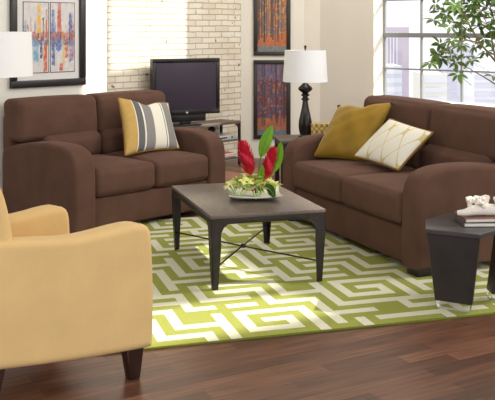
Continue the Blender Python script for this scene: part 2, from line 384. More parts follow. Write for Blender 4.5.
# window
win = bmesh.new()
wx0, wx1, wz0, wz1 = .80, 2.872, .74, 2.34; yf = .19
for k in range(5):
    x = wx0+k*.518; t = .022 if k in (0, 4) else .009
    plainbox(win, max(x-t, wx0+.001), min(x+t, wx1-.001), yf, yf+.035, wz0+.001, wz1-.001)
for z, t in ((.755, .014), (1.127, .009), (1.517, .026), (1.925, .009), (2.325, .012)):
    plainbox(win, wx0+.001, wx1-.001, yf-.006, yf+.04, z-t, z+t)
wo = link('window_1', win, M['greym'], smooth=False); wo.location = (*WORG, 0); wo.rotation_euler.z = angle(WX); tag(wo, 'tall grey steel-framed window over the right sofa', 'window', kind='structure')
bm = bmesh.new()
for k in range(4):
    for (z0, z1) in ((.77, 1.117), (1.137, 1.49), (1.544, 1.915), (1.935, 2.313)):
        plainbox(bm, wx0+k*.518+.011, wx0+(k+1)*.518-.011, yf+.012, yf+.016, z0, z1)
link('window_pane', bm, M['glass'], wo, smooth=False)
bm = bmesh.new(); box(bm, .76, 2.91, -.06, .185, .742, .785, .006); link('window_sill', bm, M['sill'], wo)

# buildings far outside (seen from a high floor, overexposure painted in as pale colours)
def tower(label, px0, px1, ytop, Y, m, stripes='v', ns=4, sm=None):
    X0 = (px0-247.5)*Y/920; X1 = (px1-247.5)*Y/920; zt = 1.6-(ytop-28)*Y/920
    t = thing('office_tower', label, 'building', ((X0+X1)/2, Y+10, -90))
    bm = bmesh.new(); hw = (X1-X0)/2; plainbox(bm, -hw, hw, -10, 10, 0, zt+90); link('tower_body', bm, m, t, smooth=False)
    bm = bmesh.new()
    if stripes == 'v':
        for k in range(ns):
            x = -hw+(k+.5)*hw*1.1/ns; plainbox(bm, x-hw*.05, x+hw*.05, -10.4, -10.05, 0, zt+88)
    else:
        for k in range(ns):
            z = zt+90-2-k*(3.2); plainbox(bm, -hw*.96, hw*.96, -10.4, -10.05, z-.8, z+.8)
    link('facade_band', bm, sm or M['bldw'], t, smooth=False); return t
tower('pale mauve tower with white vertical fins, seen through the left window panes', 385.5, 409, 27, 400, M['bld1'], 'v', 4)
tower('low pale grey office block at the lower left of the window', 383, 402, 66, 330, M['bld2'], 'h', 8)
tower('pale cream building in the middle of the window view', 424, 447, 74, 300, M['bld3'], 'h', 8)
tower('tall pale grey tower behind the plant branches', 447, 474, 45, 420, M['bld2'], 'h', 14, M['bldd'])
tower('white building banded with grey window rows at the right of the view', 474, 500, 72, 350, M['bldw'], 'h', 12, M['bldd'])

# ------------------------------------------------------------------ rug
RE = (.957, .29); RQ = (-.731, 4.50); RW, RD = 3.45, 3.01; RT = .012
rug = thing('area_rug', 'green and cream rug in a geometric maze pattern under the seating group', 'rug', (*RQ, 0), angle(RE))
K = .0608; G = .070
nx, ny = int(RW/K), int(RD/G)
cells = set()
base = [[(4, 4), (5, 4), (5, 3), (3, 3), (3, 5), (6, 5), (6, 2)], [(2, 5), (2, 2), (7, 2)], [(5, 2), (5, 1), (7, 1)], [(1, 4), (2, 4)], [(5, 7), (5, 6), (7, 6), (7, 3)], [(7, 4), (9, 4)],
        [(1, 8), (1, 6), (2, 6)], [(2, 9), (2, 7), (4, 7)], [(3, 9), (6, 9), (6, 7), (7, 7)], [(3, 8), (5, 8), (5, 7)], [(3, 6), (4, 6)]]
k0 = round(1.14/K/2); m0 = 0.6
def paint(i, j):
    cells.add((i, j))
for a in range(-6, 7):
    for b in range(-8, 8):
        for path in base:
            P = [((p[0]+6*a)*2+round(1.14/K), (p[1]+3*a+9*b)*2+1) for p in path]
            for (x0, y0), (x1, y1) in zip(P, P[1:]):
                n = max(abs(x1-x0), abs(y1-y0))
                for s in range(n+1): paint(x0+round((x1-x0)*s/n), y0+round((y1-y0)*s/n))
bm = bmesh.new(); vs = [[bm.verts.new((i*RW/nx, j*RD/ny, RT)) for j in range(ny+1)] for i in range(nx+1)]
for i in range(nx):
    for j in range(ny):
        f = bm.faces.new((vs[i][j], vs[i+1][j], vs[i+1][j+1], vs[i][j+1]))
        f.material_index = 1 if (i, j) in cells else 0
link('rug_pile', bm, None, rug, smooth=False, mats=[M['ruggreen'], M['rugcream']])
bm = bmesh.new(); box(bm, -.006, RW+.006, -.006, RD+.006, .0005, RT-.0008, .003); link('rug_binding', bm, M['rugedge'], rug)

# ------------------------------------------------------------------ sofas
def make_sofa(label, loc, ang, inner, cat='sofa', aw=.195, D=1.04, names=('sofa',)):
    t = thing(names[0], label, cat, (*loc, 0), ang)
    Wd = inner+2*aw; z0 = .055
    idf = lambda x, a, b: (x, a, b)
    prof = smooth_poly([(0, z0-.02), (0, z0+.02), (-.003, .30), (0, .50), (.015, .60), (.075, .665), (.20, .70), (.42, .708), (.74, .68), (D-.02, .615), (D, .55), (D, z0+.02), (D, z0-.02)], 2)
    prof = [p for i, p in enumerate(prof) if p[1] >= z0 or abs(p[1]-z0) < .012]
    prof = [(a, max(b, z0)) for a, b in prof]
    # keep bottom corners crisp enough
    for s in (0, 1):
        bm = bmesh.new(); x0 = 0 if s == 0 else Wd-aw
        pad(bm, prof, x0, x0+aw, .032, idf); link('arm', bm, M['brown'], t)
    bm = bmesh.new(); grid_box(bm, (Wd/2, .52, .175), (inner/2+.004, .485, .12), .02, 4, 2, (0, .006, 0)); link('base', bm, M['brown'], t)
    cw = inner/2
    for s in range(2):
        cx_ = aw+cw*(s+.5)
        bm = bmesh.new(); grid_box(bm, (cx_, .40, .41), (cw/2-.003, .405, .105), .05, 8, 4, (0, .012, .028)); link('seat_cushion', bm, M['brown'], t)
    bm = bmesh.new(); grid_box(bm, (Wd/2, .98, .48), (Wd/2-.002-.0, .056, .41), .04, 6, 3)
    bmesh.ops.transform(bm, matrix=Matrix.Translation((0, 0, .0)), verts=bm.verts); link('back_frame', bm, M['brown'], t)
    for s in range(2):
        cx_ = aw+cw*(s+.5)
        bm = bmesh.new(); grid_box(bm, (cx_, .81, .605), (cw/2-.003, .125, .115), .07, 8, 4, (0, .03, .01))
        link('lumbar_cushion', bm, M['brown'], t)
        # upper back pad reaches over the arm to the outside
        xa = .0 if s == 0 else aw+cw; xb = aw+cw if s == 0 else Wd
        bm = bmesh.new(); grid_box(bm, ((xa+xb)/2, .875, .845), ((xb-xa)/2-.003, .135, .17), .055, 10, 5, (0, .03, .01))
        for v in bm.verts:   # raked backwards, with a soft central pull
            v.co.y += (v.co.z-.69)*.12
        link('back_cushion', bm, M['brown'], t)
    for (x, y) in ((.012, .008), (Wd-.132, .008), (.02, D-.14), (Wd-.13, D-.14)):
        bm = bmesh.new(); wx, wy = loc[0]+math.cos(ang)*(x+.055)-math.sin(ang)*(y+.055)-RQ[0], loc[1]+math.sin(ang)*(x+.055)+math.cos(ang)*(y+.055)-RQ[1]
        re_, rg_ = wx*RE[0]+wy*RE[1], -wx*RE[1]+wy*RE[0]; zb = RT+.001 if (-.1 < re_ < RW+.1 and -.1 < rg_ < RD+.1) else .0005
        box(bm, x, x+.12, y, y+.12, zb, .06, .005); link('foot', bm, M['blackfoot'], t)
    return t
LS_L, LS_A = (-1.281, 6.863), angle(UX)
RS_L, RS_A = (.283, 7.67), math.atan2(-.918, .397)
loveseat = make_sofa('brown microsuede two-seat loveseat at the left, holding the striped pillow', LS_L, LS_A, 1.198, names=('loveseat',))
sofa = make_sofa('longer brown microsuede sofa at the right, below the window', RS_L, RS_A, 1.61, names=('sofa',))

def to_world(loc, ang, p):
    c, s = math.cos(ang), math.sin(ang); return Vector((loc[0]+c*p[0]-s*p[1], loc[1]+s*p[0]+c*p[1], p[2]))
def make_pillow(name, label, corners, T, m, pipe_m=None, pipe_r=.006, chop=0, stripes=None, N=22, back_m=None, pinch=.07, cat='pillow', wrinkle=0):
    BL, BR, TR, TL = corners
    c = (BL+BR+TR+TL)/4
    t = thing(name, label, cat, (c.x, c.y, min(BL.z, BR.z)))
    off = Vector((c.x, c.y, min(BL.z, BR.z)))
    nrm = (BR-BL).cross(TL-BL).normalized()
    def P(u, v, side):
        uu = u*(1-pinch*(1-v*v)); vv = v*(1-pinch*(1-u*u))
        if chop and v > 0: vv -= chop*math.exp(-(u/.33)**2)*v**2
        a, b = (uu+1)/2, (vv+1)/2
        p = BL*(1-a)*(1-b)+BR*a*(1-b)+TR*a*b+TL*(1-a)*b
        th = T/2*(max(0, (1-u*u)*(1-v*v)))**.42
        if wrinkle: th *= 1+wrinkle*(math.sin(7*u+5*v)+.6*math.sin(11*v-6*u+1)+.5*math.sin(14*u+3))
        return p+nrm*th*side-off
    sm = [(math.sin(PI/2*(-1+2*i/N))) for i in range(N+1)] if not stripes else None
    if stripes:
        us = sorted(set([-1, 1]+[round(-1+2*s[0], 4) for s in stripes]+[math.sin(PI/2*(-1+2*i/N)) for i in range(N+1)]))
    else: us = sm
    vsn = [(math.sin(PI/2*(-1+2*i/N))) for i in range(N+1)]
    bm = bmesh.new(); uvl = bm.loops.layers.uv.new('UVMap'); grids = {}
    for side in (1, -1):
        for i, u in enumerate(us):
            for j, v in enumerate(vsn):
                edge = i in (0, len(us)-1) or j in (0, len(vsn)-1)
                key = (i, j, 0 if edge else side)
                if key not in grids: grids[key] = (bm.verts.new(P(u, v, side if not edge else 0)), u, v)
    def get(i, j, side):
        edge = i in (0, len(us)-1) or j in (0, len(vsn)-1); return grids[(i, j, 0 if edge else side)]
    for side in (1, -1):
        for i in range(len(us)-1):
            for j in range(len(vsn)-1):
                q = [get(i, j, side), get(i+1, j, side), get(i+1, j+1, side), get(i, j+1, side)]
                f = bm.faces.new([x[0] for x in q])
                for l, x in zip(f.loops, q): l[uvl].uv = ((x[1]+1)/2, (x[2]+1)/2)
                if stripes:
                    mid = ((us[i]+us[i+1])/2+1)/2; idx = 0
                    for s in stripes:
                        if mid >= s[0]: idx = s[1]
                    f.material_index = idx if side > 0 else 0
                elif back_m: f.material_index = 0 if side > 0 else 1
    mats = [m]+([back_m] if back_m else []) if not stripes else [M['stgold'], M['stdark'], M['stmid'], M['stcream']]
    link('cover', bm, m, t, mats=mats)
    if pipe_m:
        bm = bmesh.new(); loop = []
        for i in range(24): loop.append(P(-1+2*i/24, -1, 0))
        for i in range(24): loop.append(P(1, -1+2*i/24, 0))
        for i in range(24): loop.append(P(1-2*i/24, 1, 0))
        for i in range(24): loop.append(P(-1, 1-2*i/24, 0))
        tube(bm, loop, pipe_r, closed=True, n=6); link('piping', bm, pipe_m, t)
    return t, P
W = lambda p: to_world(LS_L, LS_A, p)
make_pillow('throw_pillow', 'square pillow with grey, cream and gold vertical stripes on the loveseat', [W((.73, .33, .545)), W((1.32, .32, .55)), W((1.40, .56, .925)), W((.90, .64, .995))], .17, None, M['goldpipe'], .009, chop=.16,
            stripes=[(0, 0), (.19, 3), (.205, 1), (.32, 3), (.35, 2), (.52, 3), (.745, 1), (.76, 3), (.79, 2), (.96, 3)])
W = lambda p: to_world(RS_L, RS_A, p)
pl, Pg = make_pillow('throw_pillow', 'large plain golden-mustard velvet pillow at the far end of the right sofa', [W((.25, .17, .55)), W((.64, .42, .55)), W((.56, .73, .995)), W((.15, .46, .945))], .19, M['gold'], None, chop=.10, wrinkle=.07, pinch=.05)
for u in (-1, 1):
    bm = bmesh.new(); grid_box(bm, tuple(Pg(u*.985, .985, 0)), (.014, .014, .014), .008, 2, 2); link('corner_tip', bm, M['taupe'], pl)
make_pillow('lumbar_pillow', 'oblong white pillow with gold lattice lines and gold edging on the right sofa', [W((.63, .33, .595)), W((1.16, .40, .555)), W((1.22, .66, .825)), W((.74, .59, .885))], .13, M['lattice'], M['goldpipe'], .009, back_m=M['gold'], pinch=.04)

# ------------------------------------------------------------------ armchair
CA = math.atan2(.525, .851)
chair = thing('armchair', 'pale yellow upholstered armchair in the left foreground, seen from its side', 'armchair', (-.425, 4.2, 0), CA)
CW = .70; z0 = .14
prof = smooth_poly([(-.02, z0), (0, z0+.004), (.004, z0+.05), (.008, .40), (.0, .63), (-.012, .69), (-.05, .712), (-.13, .71), (-.26, .692), (-.38, .682), (-.60, .70), (-.84, .72), (-.88, .60), (-.86, z0+.07), (-.84, z0+.04), (-.6, z0+.022), (-.3, z0+.004)], 1)
for y0 in (0, CW-.13):
    bm = bmesh.new(); pad(bm, prof, y0, y0+.13, .03, lambda x, a, b: (a-.22*(1+a/.88)*x/CW, x, b)); link('arm', bm, M['cream'], chair)
bm = bmesh.new(); grid_box(bm, (-.53, CW/2, .25), (.33, CW/2-.125, .08), .03, 3, 3); link('base', bm, M['cream'], chair)
bm = bmesh.new(); grid_box(bm, (-.42, CW/2, .42), (.27, CW/2-.133, .085), .05, 6, 3, (.01, 0, .03)); link('seat_cushion', bm, M['cream'], chair)
bp = smooth_poly([(-.66, .30), (-.635, .50), (-.635, .70), (-.66, .84), (-.695, .95), (-.75, 1.01), (-.82, 1.0), (-.87, .93), (-.88, .70), (-.875, .30)], 2)
bm = bmesh.new(); pad(bm, bp, .02, CW-.02, .05, lambda x, a, b: (a, x, b), crown=0)
link('backrest', bm, M['cream'], chair)
def taper(bm, cx_, cy_, z_top, z_bot, ht, hb, dx=0, dy=0):
    a = [bm.verts.new((cx_+sx*ht, cy_+sy*ht, z_top)) for sx, sy in ((-1, -1), (1, -1), (1, 1), (-1, 1))]
    b = [bm.verts.new((cx_+dx+sx*hb, cy_+dy+sy*hb, z_bot)) for sx, sy in ((-1, -1), (1, -1), (1, 1), (-1, 1))]
    bm.faces.new(a); bm.faces.new(b)
    for k in range(4): bm.faces.new((a[k], a[(k+1) % 4], b[(k+1) % 4], b[k]))
    bmesh.ops.bevel(bm, geom=bm.edges[:], offset=.003, segments=1, affect='EDGES')
for (x, y, dx, dy) in ((-.085, .06, .004, 0), (-.27, CW-.06, .004, 0), (-.72, .06, -.02, 0), (-.73, CW-.06, -.02, 0)):
    bm = bmesh.new(); taper(bm, x, y, .15 if x > -.5 else .18, .001, .042, .026, dx, dy); link('leg', bm, M['darkwood'], chair)

# ------------------------------------------------------------------ coffee table
ct = thing('coffee_table', 'rectangular coffee table with grey-brown wood top and dark iron legs', 'table', (-.028, 6.180, RT+.001), angle(RE))
hw, hd, th_ = .372, .560, .456
bm = bmesh.new(); box(bm, -hw, hw, -hd, hd, th_-.022, th_, .004); link('tabletop', bm, M['tablewood'], ct)
for nme, bx in (('apron', (-hw+.03, hw-.03, -hd+.004, -hd+.014)), ('apron', (-hw+.03, hw-.03, hd-.014, hd-.004)), ('apron', (-hw+.004, -hw+.014, -hd+.03, hd-.03)), ('apron', (hw-.014, hw-.004, -hd+.03, hd-.03))):
    bm = bmesh.new(); box(bm, bx[0], bx[1], bx[2], bx[3], th_-.058, th_-.0225, .002); link(nme, bm, M['iron'], ct)
for sx in (-1, 1):
    for sy in (-1, 1):
        # angle-iron leg: two tapered plates flared like a bracket at the top
        bm = bmesh.new()
        prof = [(0, th_-.0225), (.125, th_-.0225), (.115, th_-.05), (.08, th_-.08), (.064, th_-.115), (.062, th_-.20), (.034, .0), (.0, .0), (.0, th_-.14)]
        for ax in (0, 1):
            A = []; B = []
            for d, z in prof:
                d2 = d; k_ = .016*max(0, 1-z/(th_-.14)); hx, hy = hw-.002-k_, hd-.002-k_
                p1 = (sx*(hx-d2), sy*hy, z) if ax == 0 else (sx*hx, sy*(hy-d2), z)
                p2 = (sx*(hx-d2), sy*(hy-.008), z) if ax == 0 else (sx*(hx-.008), sy*(hy-d2), z)
                A.append(bm.verts.new(p1)); B.append(bm.verts.new(p2))
            n = len(prof); bm.faces.new(A); bm.faces.new(B)
            for k in range(n): bm.faces.new((A[k], A[(k+1) % n], B[(k+1) % n], B[k]))
        link('leg', bm, M['iron'], ct, smooth=False)
for s in (-1, 1):
    bm = bmesh.new(); tube(bm, [(-hw+.026, -s*(hd-.026), .125), (0, 0, .125+.004*s), (hw-.026, s*(hd-.026), .125)], .0055); link('stretcher', bm, M['iron'], ct)
bm = bmesh.new(); lathe(bm, [(.001, .112), (.018, .114), (.018, .136), (.001, .138)], n=12, cap=False); link('stretcher_hub', bm, M['iron'], ct)
CTZ = RT+.001+th_

# dish and flowers
DC = Vector((.045, 6.13, CTZ))
bm = bmesh.new(); n = 16; top = []; bot = []
for i in range(n+1):
    r1, r2 = [], []
    for j in range(n+1):
        u, v = -1+2*i/n, -1+2*j/n; m_ = max(abs(u), abs(v)); rr = math.hypot(u, v)
        z = .004+.026*m_**2.2+.016*max(0, rr-1)**1.0*2
        k = .175*(1-.04*(1-min(abs(u), abs(v))))
        r1.append(bm.verts.new((u*k, v*k, z+.006))); r2.append(bm.verts.new((u*k*.98, v*k*.98, max(.001, z-.004) if m_ > .35 else .001)))
    top.append(r1); bot.append(r2)
for g_ in (top, bot):
    for i in range(n):
        for j in range(n): bm.faces.new((g_[i][j], g_[i+1][j], g_[i+1][j+1], g_[i][j+1]))
for i in range(n):
    for a, b, c_, d in ((top[i][0], top[i+1][0], bot[i+1][0], bot[i][0]), (top[i][n], top[i+1][n], bot[i+1][n], bot[i][n]), (top[0][i], top[0][i+1], bot[0][i+1], bot[0][i]), (top[n][i], top[n][i+1], bot[n][i+1], bot[n][i])): bm.faces.new((a, b, c_, d))
dish = link('square_dish', bm, M['dish']); dish.location = DC; dish.rotation_euler.z = angle(RE)-.25; tag(dish, 'shallow square white ceramic dish on the coffee table', 'dish')
# orchid blooms
def petal(bm, base, d, up, L, Wd, curl=.2, m=0, seg=5, fold=.15):
    d = d.normalized(); s = d.cross(up).normalized(); nn = s.cross(d).normalized(); prev = None
    for i in range(seg+1):
        t = i/seg; wv = Wd*math.sin(PI*min(1, t*.96+.04))**.8*(1 if i < seg else .02)
        c = base+d*(L*t)+nn*(-curl*L*t*t)
        row = [bm.verts.new(c-s*wv+nn*fold*wv), bm.verts.new(c), bm.verts.new(c+s*wv+nn*fold*wv)]
        if prev:
            for k in range(2):
                f = bm.faces.new((prev[k], prev[k+1], row[k+1], row[k])); f.material_index = m
        prev = row
bm = bmesh.new()
for k in range(5):
    a = 2*PI*k/5; petal(bm, Vector((0, 0, .012)), Vector((math.cos(a), math.sin(a), .75)), Vector((0, 0, 1)), .040, .0125, .45)
pet_me = bm
ob0 = thing('orchid_bloom', '', 'flower'); link('petals', bm, M['orchid'], ob0)
bm = bmesh.new(); petal(bm, Vector((0, 0, .012)), Vector((.4, -.5, .8)), Vector((0, 0, 1)), .014, .005, .6); grid_box(bm, (0, 0, .014), (.006, .006, .006), .005, 1, 2); link('lip', bm, M['orchidred'], ob0)
bm = bmesh.new(); tube(bm, [(0, 0, -.03), (.003, 0, -.01), (0, 0, .012)], .003, n=5); link('stem', bm, M['leaf'], ob0)
random.seed(3); first = True
for k in range(30):
    ring = 0 if k < 6 else (1 if k < 17 else 2)
    cnt = (6, 11, 13)[ring]; kk = k-(0, 6, 17)[ring]
    a = 2*PI*kk/cnt+ring*.4+random.uniform(-.15, .15); R = (.035, .09, .143)[ring]+random.uniform(-.01, .01); z = (.112, .088, .062)[ring]+random.uniform(-.008, .012)
    o = ob0 if first else copy_tree(ob0); first = False
    o.location = DC+Vector((R*math.cos(a)*1.02-.008, R*math.sin(a), z)); o.rotation_euler = (-.5*math.sin(a)*R/.13, .5*math.cos(a)*R/.13, random.uniform(0, 6))
    sc = random.uniform(1.15, 1.5); o.scale = (sc, sc, sc)
    tag(o, 'small yellow-green orchid bloom in the bed of blooms filling the white dish', 'flower', 'orchid blooms in the dish')
def ginger(label, base, top, R, L):
    t = thing('ginger_flower', label, 'flower', tuple(base)); d = (top-base); H_ = d.length; dn = d.normalized(); side = dn.cross(Vector((0, 1, 0))).normalized(); s2 = dn.cross(side)
    bm = bmesh.new(); tube(bm, [Vector((0, 0, 0)), d*.3, d*.62], .006, n=8); link('stem', bm, M['stemred'], t)
    bm = bmesh.new(); rows = 15
    for r in range(rows):
        f = r/(rows-1); c = d*(1-L/H_)+dn*(L*f*.93); nr = 8 if r < rows-2 else 4
        for k in range(nr):
            a = 2*PI*k/nr+r*.45; o_ = math.cos(a)*side+math.sin(a)*s2
            prof_r = R*(.45+.75*math.sin(PI*min(.95, .18+.72*f)))
            petal(bm, c+o_*.006, o_*1.0+dn*(.7+f*.9), dn, prof_r*1.35, .012, -.25, m=(1 if (r+k) % 4 == 0 else 0), seg=4, fold=.35)
    link('bracts', bm, None, t, mats=[M['red'], M['redtip']])
ginger('taller left red ginger flower in the dish arrangement', DC+Vector((.012, .0, .03)), DC+Vector((-.075, .02, .345)), .062, .20)
ginger('right red ginger flower in the dish, in front of the green leaf', DC+Vector((.04, -.01, .03)), DC+Vector((.125, .0, .315)), .052, .20)
def bigleaf(label, m, pts, wd, t0=.14):
    t = thing('broad_leaf', label, 'leaf', tuple(pts[0])); p0 = pts[0]
    bm = bmesh.new(); P = [p-p0 for p in pts]; N = 22; rows = []
    def bez(t_):
        a, b, c = P; return a*(1-t_)**2+b*2*t_*(1-t_)+c*t_*t_
    for i in range(N+1):
        t_ = i/N; c = bez(t_); tg = (bez(min(1, t_+.01))-bez(max(0, t_-.01))).normalized(); s = tg.cross(Vector((.25, 1, 0))).normalized(); nn = s.cross(tg)
        wv = wd*(math.sin(PI*min(1, max(0, (t_-t0)/(1-t0)*.97+.03)))**.7) if t_ > t0 else .004
        wv = max(wv, .0015)
        rows.append([bm.verts.new(c+s*wv*q+nn*(.28*wv*q*q)) for q in (-1, -.5, 0, .5, 1)])
    for i in range(N):
        for k in range(4): bm.faces.new((rows[i][k], rows[i][k+1], rows[i+1][k+1], rows[i+1][k]))
    g = bmesh.ops.solidify(bm, geom=bm.faces[:], thickness=.0015); link('blade', bm, m, t)
    bm = bmesh.new(); tube(bm, [bez(i/8) for i in range(9)], [.0035*(1-.8*i/8) for i in range(9)], n=5); link('midrib', bm, M['darkleaf'] if m is M['leaf'] else M['leaf'], t)
bigleaf('tallest bright green leaf rising above the red ginger flowers', M['leaf'], [DC+Vector((.03, .04, .04)), DC+Vector((.01, .07, .26)), DC+Vector((.125, .08, .475))], .040, .5)
bigleaf('bright green leaf on the right side of the flower arrangement', M['leaf'], [DC+Vector((.05, .03, .04)), DC+Vector((.145, .05, .16)), DC+Vector((.18, .05, .365))], .036, .42)
bigleaf('small bright green leaf between the two red flowers', M['leaf'], [DC+Vector((.035, -.03, .05)), DC+Vector((.035, -.035, .14)), DC+Vector((.06, -.04, .22))], .022, .3)
bigleaf('dark green leaf drooping over the front rim of the dish', M['darkleaf'], [DC+Vector((.05, -.09, .085)), DC+Vector((.10, -.15, .11)), DC+Vector((.13, -.20, .035))], .030)

# ------------------------------------------------------------------ hexagonal side table with books and coral
HC = (1.272, 5.378); HR = .306; HA = math.radians(-28.5)
ht = thing('side_table', 'black hexagonal side table with tapered panel base at the right front', 'table', (*HC, RT+.001), HA)
hv = [(HR*math.cos(math.radians(-120+60*k)), HR*math.sin(math.radians(-120+60*k))) for k in range(6)]
TZ = .447
hv = [(x*(.78 if abs(y) < .01 else 1), y) for x, y in hv]
bm = bmesh.new(); secs = [(.997, TZ-.024), (1.0, TZ-.02), (1.0, TZ-.003), (.99, TZ)]; rings = [[bm.verts.new((x*s, y*s, z)) for x, y in hv] for s, z in secs]
for a, b in zip(rings, rings[1:]):
    for k in range(6): bm.faces.new((a[k], a[(k+1) % 6], b[(k+1) % 6], b[k]))
bm.faces.new(rings[0]); bm.faces.new(rings[-1]); link('tabletop', bm, M['hextop'], ht, smooth=False)
for k in (0, 2, 4):
    a = math.radians(-90+60*k)
    def q(x, r, z, a=a): return (r*math.cos(a)-x*math.sin(a), r*math.sin(a)+x*math.cos(a), z)
    tw, bw = (.151, .106) if k == 0 else (.075, .055); rt_ = HR*.866-(.008 if k == 0 else .035); rb = rt_-(.010 if k == 0 else .06)
    bm = bmesh.new(); pts = [(-tw, rt_, TZ-.0245), (tw, rt_, TZ-.0245), (bw, rb, .045), (-bw, rb, .045)]
    A = [bm.verts.new(q(x, r, z)) for x, r, z in pts]; B = [bm.verts.new(q(x*.985, r-.03, z)) for x, r, z in pts]
    bm.faces.new(A); bm.faces.new(B)
    for i in range(4): bm.faces.new((A[i], A[(i+1) % 4], B[(i+1) % 4], B[i]))
    bmesh.ops.bevel(bm, geom=bm.edges[:], offset=.003, segments=1, affect='EDGES')
    leg = link('panel_leg', bm, M['black_wood'], ht, smooth=False)
    bm = bmesh.new()
    for dr in (-.004, -.026):
        tube(bm, [q(-bw+.008, rb+dr, .046), q(-bw+.014, rb+dr, .012), q(-bw+.03, rb+dr, .004), q(0, rb+dr, .004), q(bw-.03, rb+dr, .004), q(bw-.014, rb+dr, .012), q(bw-.008, rb+dr, .046)], .0032, n=6)
    link('wire_foot', bm, M['chrome'], leg)
TB = RT+.001+TZ
def book(label, c, rz, w_, d_, h_, m, name='book'):
    t = thing(name, label, 'book', c, rz)
    bm = bmesh.new(); box(bm, -w_/2, w_/2, -d_/2, d_/2, 0.0003, .003, .001); box(bm, -w_/2, w_/2, -d_/2, d_/2, h_-.003, h_, .001); box(bm, -w_/2, -w_/2+.003, -d_/2, d_/2, .003, h_-.003, .001); link('cover', bm, m, t)
    bm = bmesh.new(); box(bm, -w_/2+.003, w_/2-.005, -d_/2+.005, d_/2-.005, .003, h_-.003, .0005); link('pages', bm, M['paper'], t)
book('grey-covered hardcover book, lower of the two under the coral', (1.375, 5.375, TB+.0005), math.radians(2), .28, .22, .024, M['bookgrey'])
book('brown-covered hardcover book directly under the white coral', (1.375, 5.38, TB+.0255), math.radians(5), .275, .215, .022, M['bookbrown'])
# coral
cz = TB+.048; coral = None
bm = bmesh.new(); random.seed(11)
tube(bm, [(-.135, .0, .016), (-.10, -.01, .02), (-.05, 0, .028), (0, .01, .03), (.06, 0, .028), (.12, 0, .018)], [.012, .017, .024, .03, .027, .012], n=10)
def branch(p, d, L, r, depth):
    q_ = p+d*L; mid = p+d*L*.5+Vector([random.uniform(-.006, .006) for _ in range(3)])
    tube(bm, [p, mid, q_], [r, r*.92, r*.95], n=7)
    bmesh.ops.create_icosphere(bm, subdivisions=1, radius=r*1.18, matrix=Matrix.Translation(q_))
    if depth:
        for _ in range(3):
            nd = (d+Vector((random.uniform(-1, 1), random.uniform(-.7, .7), random.uniform(-.3, .8)))*.75).normalized(); branch(q_, nd, L*.72, r*.8, depth-1)
for x, tx in ((-.06, -.5), (-.025, -.15), (.015, .1), (.05, .35), (.09, .6), (.0, -.4), (.06, .9)):
    branch(Vector((x, random.uniform(-.01, .01), .026)), Vector((tx, random.uniform(-.6, .6), 1)).normalized(), .026, .0115, 3)
for v in bm.verts: v.co.z = max(v.co.z, .001)
coral = link('coral', bm, M['coral']); coral.location = (1.375, 5.35, cz); coral.scale = (1.18, 1.18, 1.2); coral.rotation_euler.z = .1; tag(coral, 'branching white coral ornament on top of the books', 'ornament')

# ------------------------------------------------------------------ end table between the sofas, lamp, woven box
et = thing('end_table', 'dark wood square end table between the two sofas, under the table lamp', 'table', (.285, 8.06, 0), math.radians(6))
bm = bmesh.new(); box(bm, 0, .50, 0, .46, .582, .612, .004); link('tabletop', bm, M['graywood'], et)
bm = bmesh.new(); box(bm, .02, .48, .02, .44, .535, .5815, .003); link('apron', bm, M['black_wood'], et)
for x in (.012, .448):
    for y in (.012, .408):
        bm = bmesh.new(); box(bm, x, x+.04, y, y+.04, .001, .5818, .003); link('leg', bm, M['black_wood'], et)
lamp = thing('table_lamp', 'table lamp with dark turned vase base and white drum shade between the sofas', 'lamp', (.523, 8.33, .613))
bm = bmesh.new()
lathe(bm, [(.002, .0005), (.062, .001), (.064, .014), (.056, .022), (.050, .03), (.058, .06), (.062, .10), (.060, .14), (.048, .20), (.034, .26), (.026, .305), (.024, .33), (.036, .338), (.036, .348), (.024, .356), (.024, .368), (.038, .376), (.038, .386), (.024, .396), (.034, .405), (.060, .425), (.066, .438), (.060, .452), (.036, .472), (.020, .486), (.012, .50), (.010, .52)], n=48, flute=.14, fn=12, fr=(.03, .27)); link('lamp_base', bm, M['lampbody'], lamp)
bm = bmesh.new(); tube(bm, [(0, 0, .52), (0, 0, .815)], .004); lathe(bm, [(.002, .79), (.012, .796), (.007, .803), (.013, .815), (.010, .826), (.001, .832)], n=12, cap=False); link('finial', bm, M['lampbody'], lamp)
def shade_bm(bm, r0, r1, z0, z1):
    lathe(bm, [(r0, z0), (r1, z1), (r1-.004, z1), (r0-.004, z0), (r0, z0)], n=48, cap=False)
    for a in range(3): tube(bm, [(0, 0, z1-.012), ((r1-.004)*math.cos(2.1*a), (r1-.004)*math.sin(2.1*a), z1-.006)], .002, n=5)
bm = bmesh.new(); shade_bm(bm, .203, .186, .502, .786); link('lamp_shade', bm, M['shade'], lamp)
# patterned box
bm = bmesh.new(); uvl = bm.loops.layers.uv.new('UVMap'); v = {}
def bq(ps, uv=(1, 1)):
    f = bm.faces.new([bm.verts.new(p) for p in ps])
    for l, u in zip(f.loops, ((0, 0), (1, 0), (1, 1), (0, 1))): l[uvl].uv = u
x0, x1, y0, y1, h_ = -.10, .10, -.07, .07, .125
bq([(x0, y0, 0), (x1, y0, 0), (x1*1.05, y0*1.05, h_), (x0*1.05, y0*1.05, h_)]); bq([(x1, y0, 0), (x1, y1, 0), (x1*1.05, y1*1.05, h_), (x1*1.05, y0*1.05, h_)]); bq([(x1, y1, 0), (x0, y1, 0), (x0*1.05, y1*1.05, h_), (x1*1.05, y1*1.05, h_)]); bq([(x0, y1, 0), (x0, y0, 0), (x0*1.05, y0*1.05, h_), (x0*1.05, y1*1.05, h_)])
bq([(x0*1.05, y0*1.05, h_), (x1*1.05, y0*1.05, h_), (x1*1.05, y1*1.05, h_), (x0*1.05, y1*1.05, h_)]); bq([(x0, y0, 0), (x0, y1, 0), (x1, y1, 0), (x1, y0, 0)])
bmesh.ops.remove_doubles(bm, verts=bm.verts, dist=.0001)
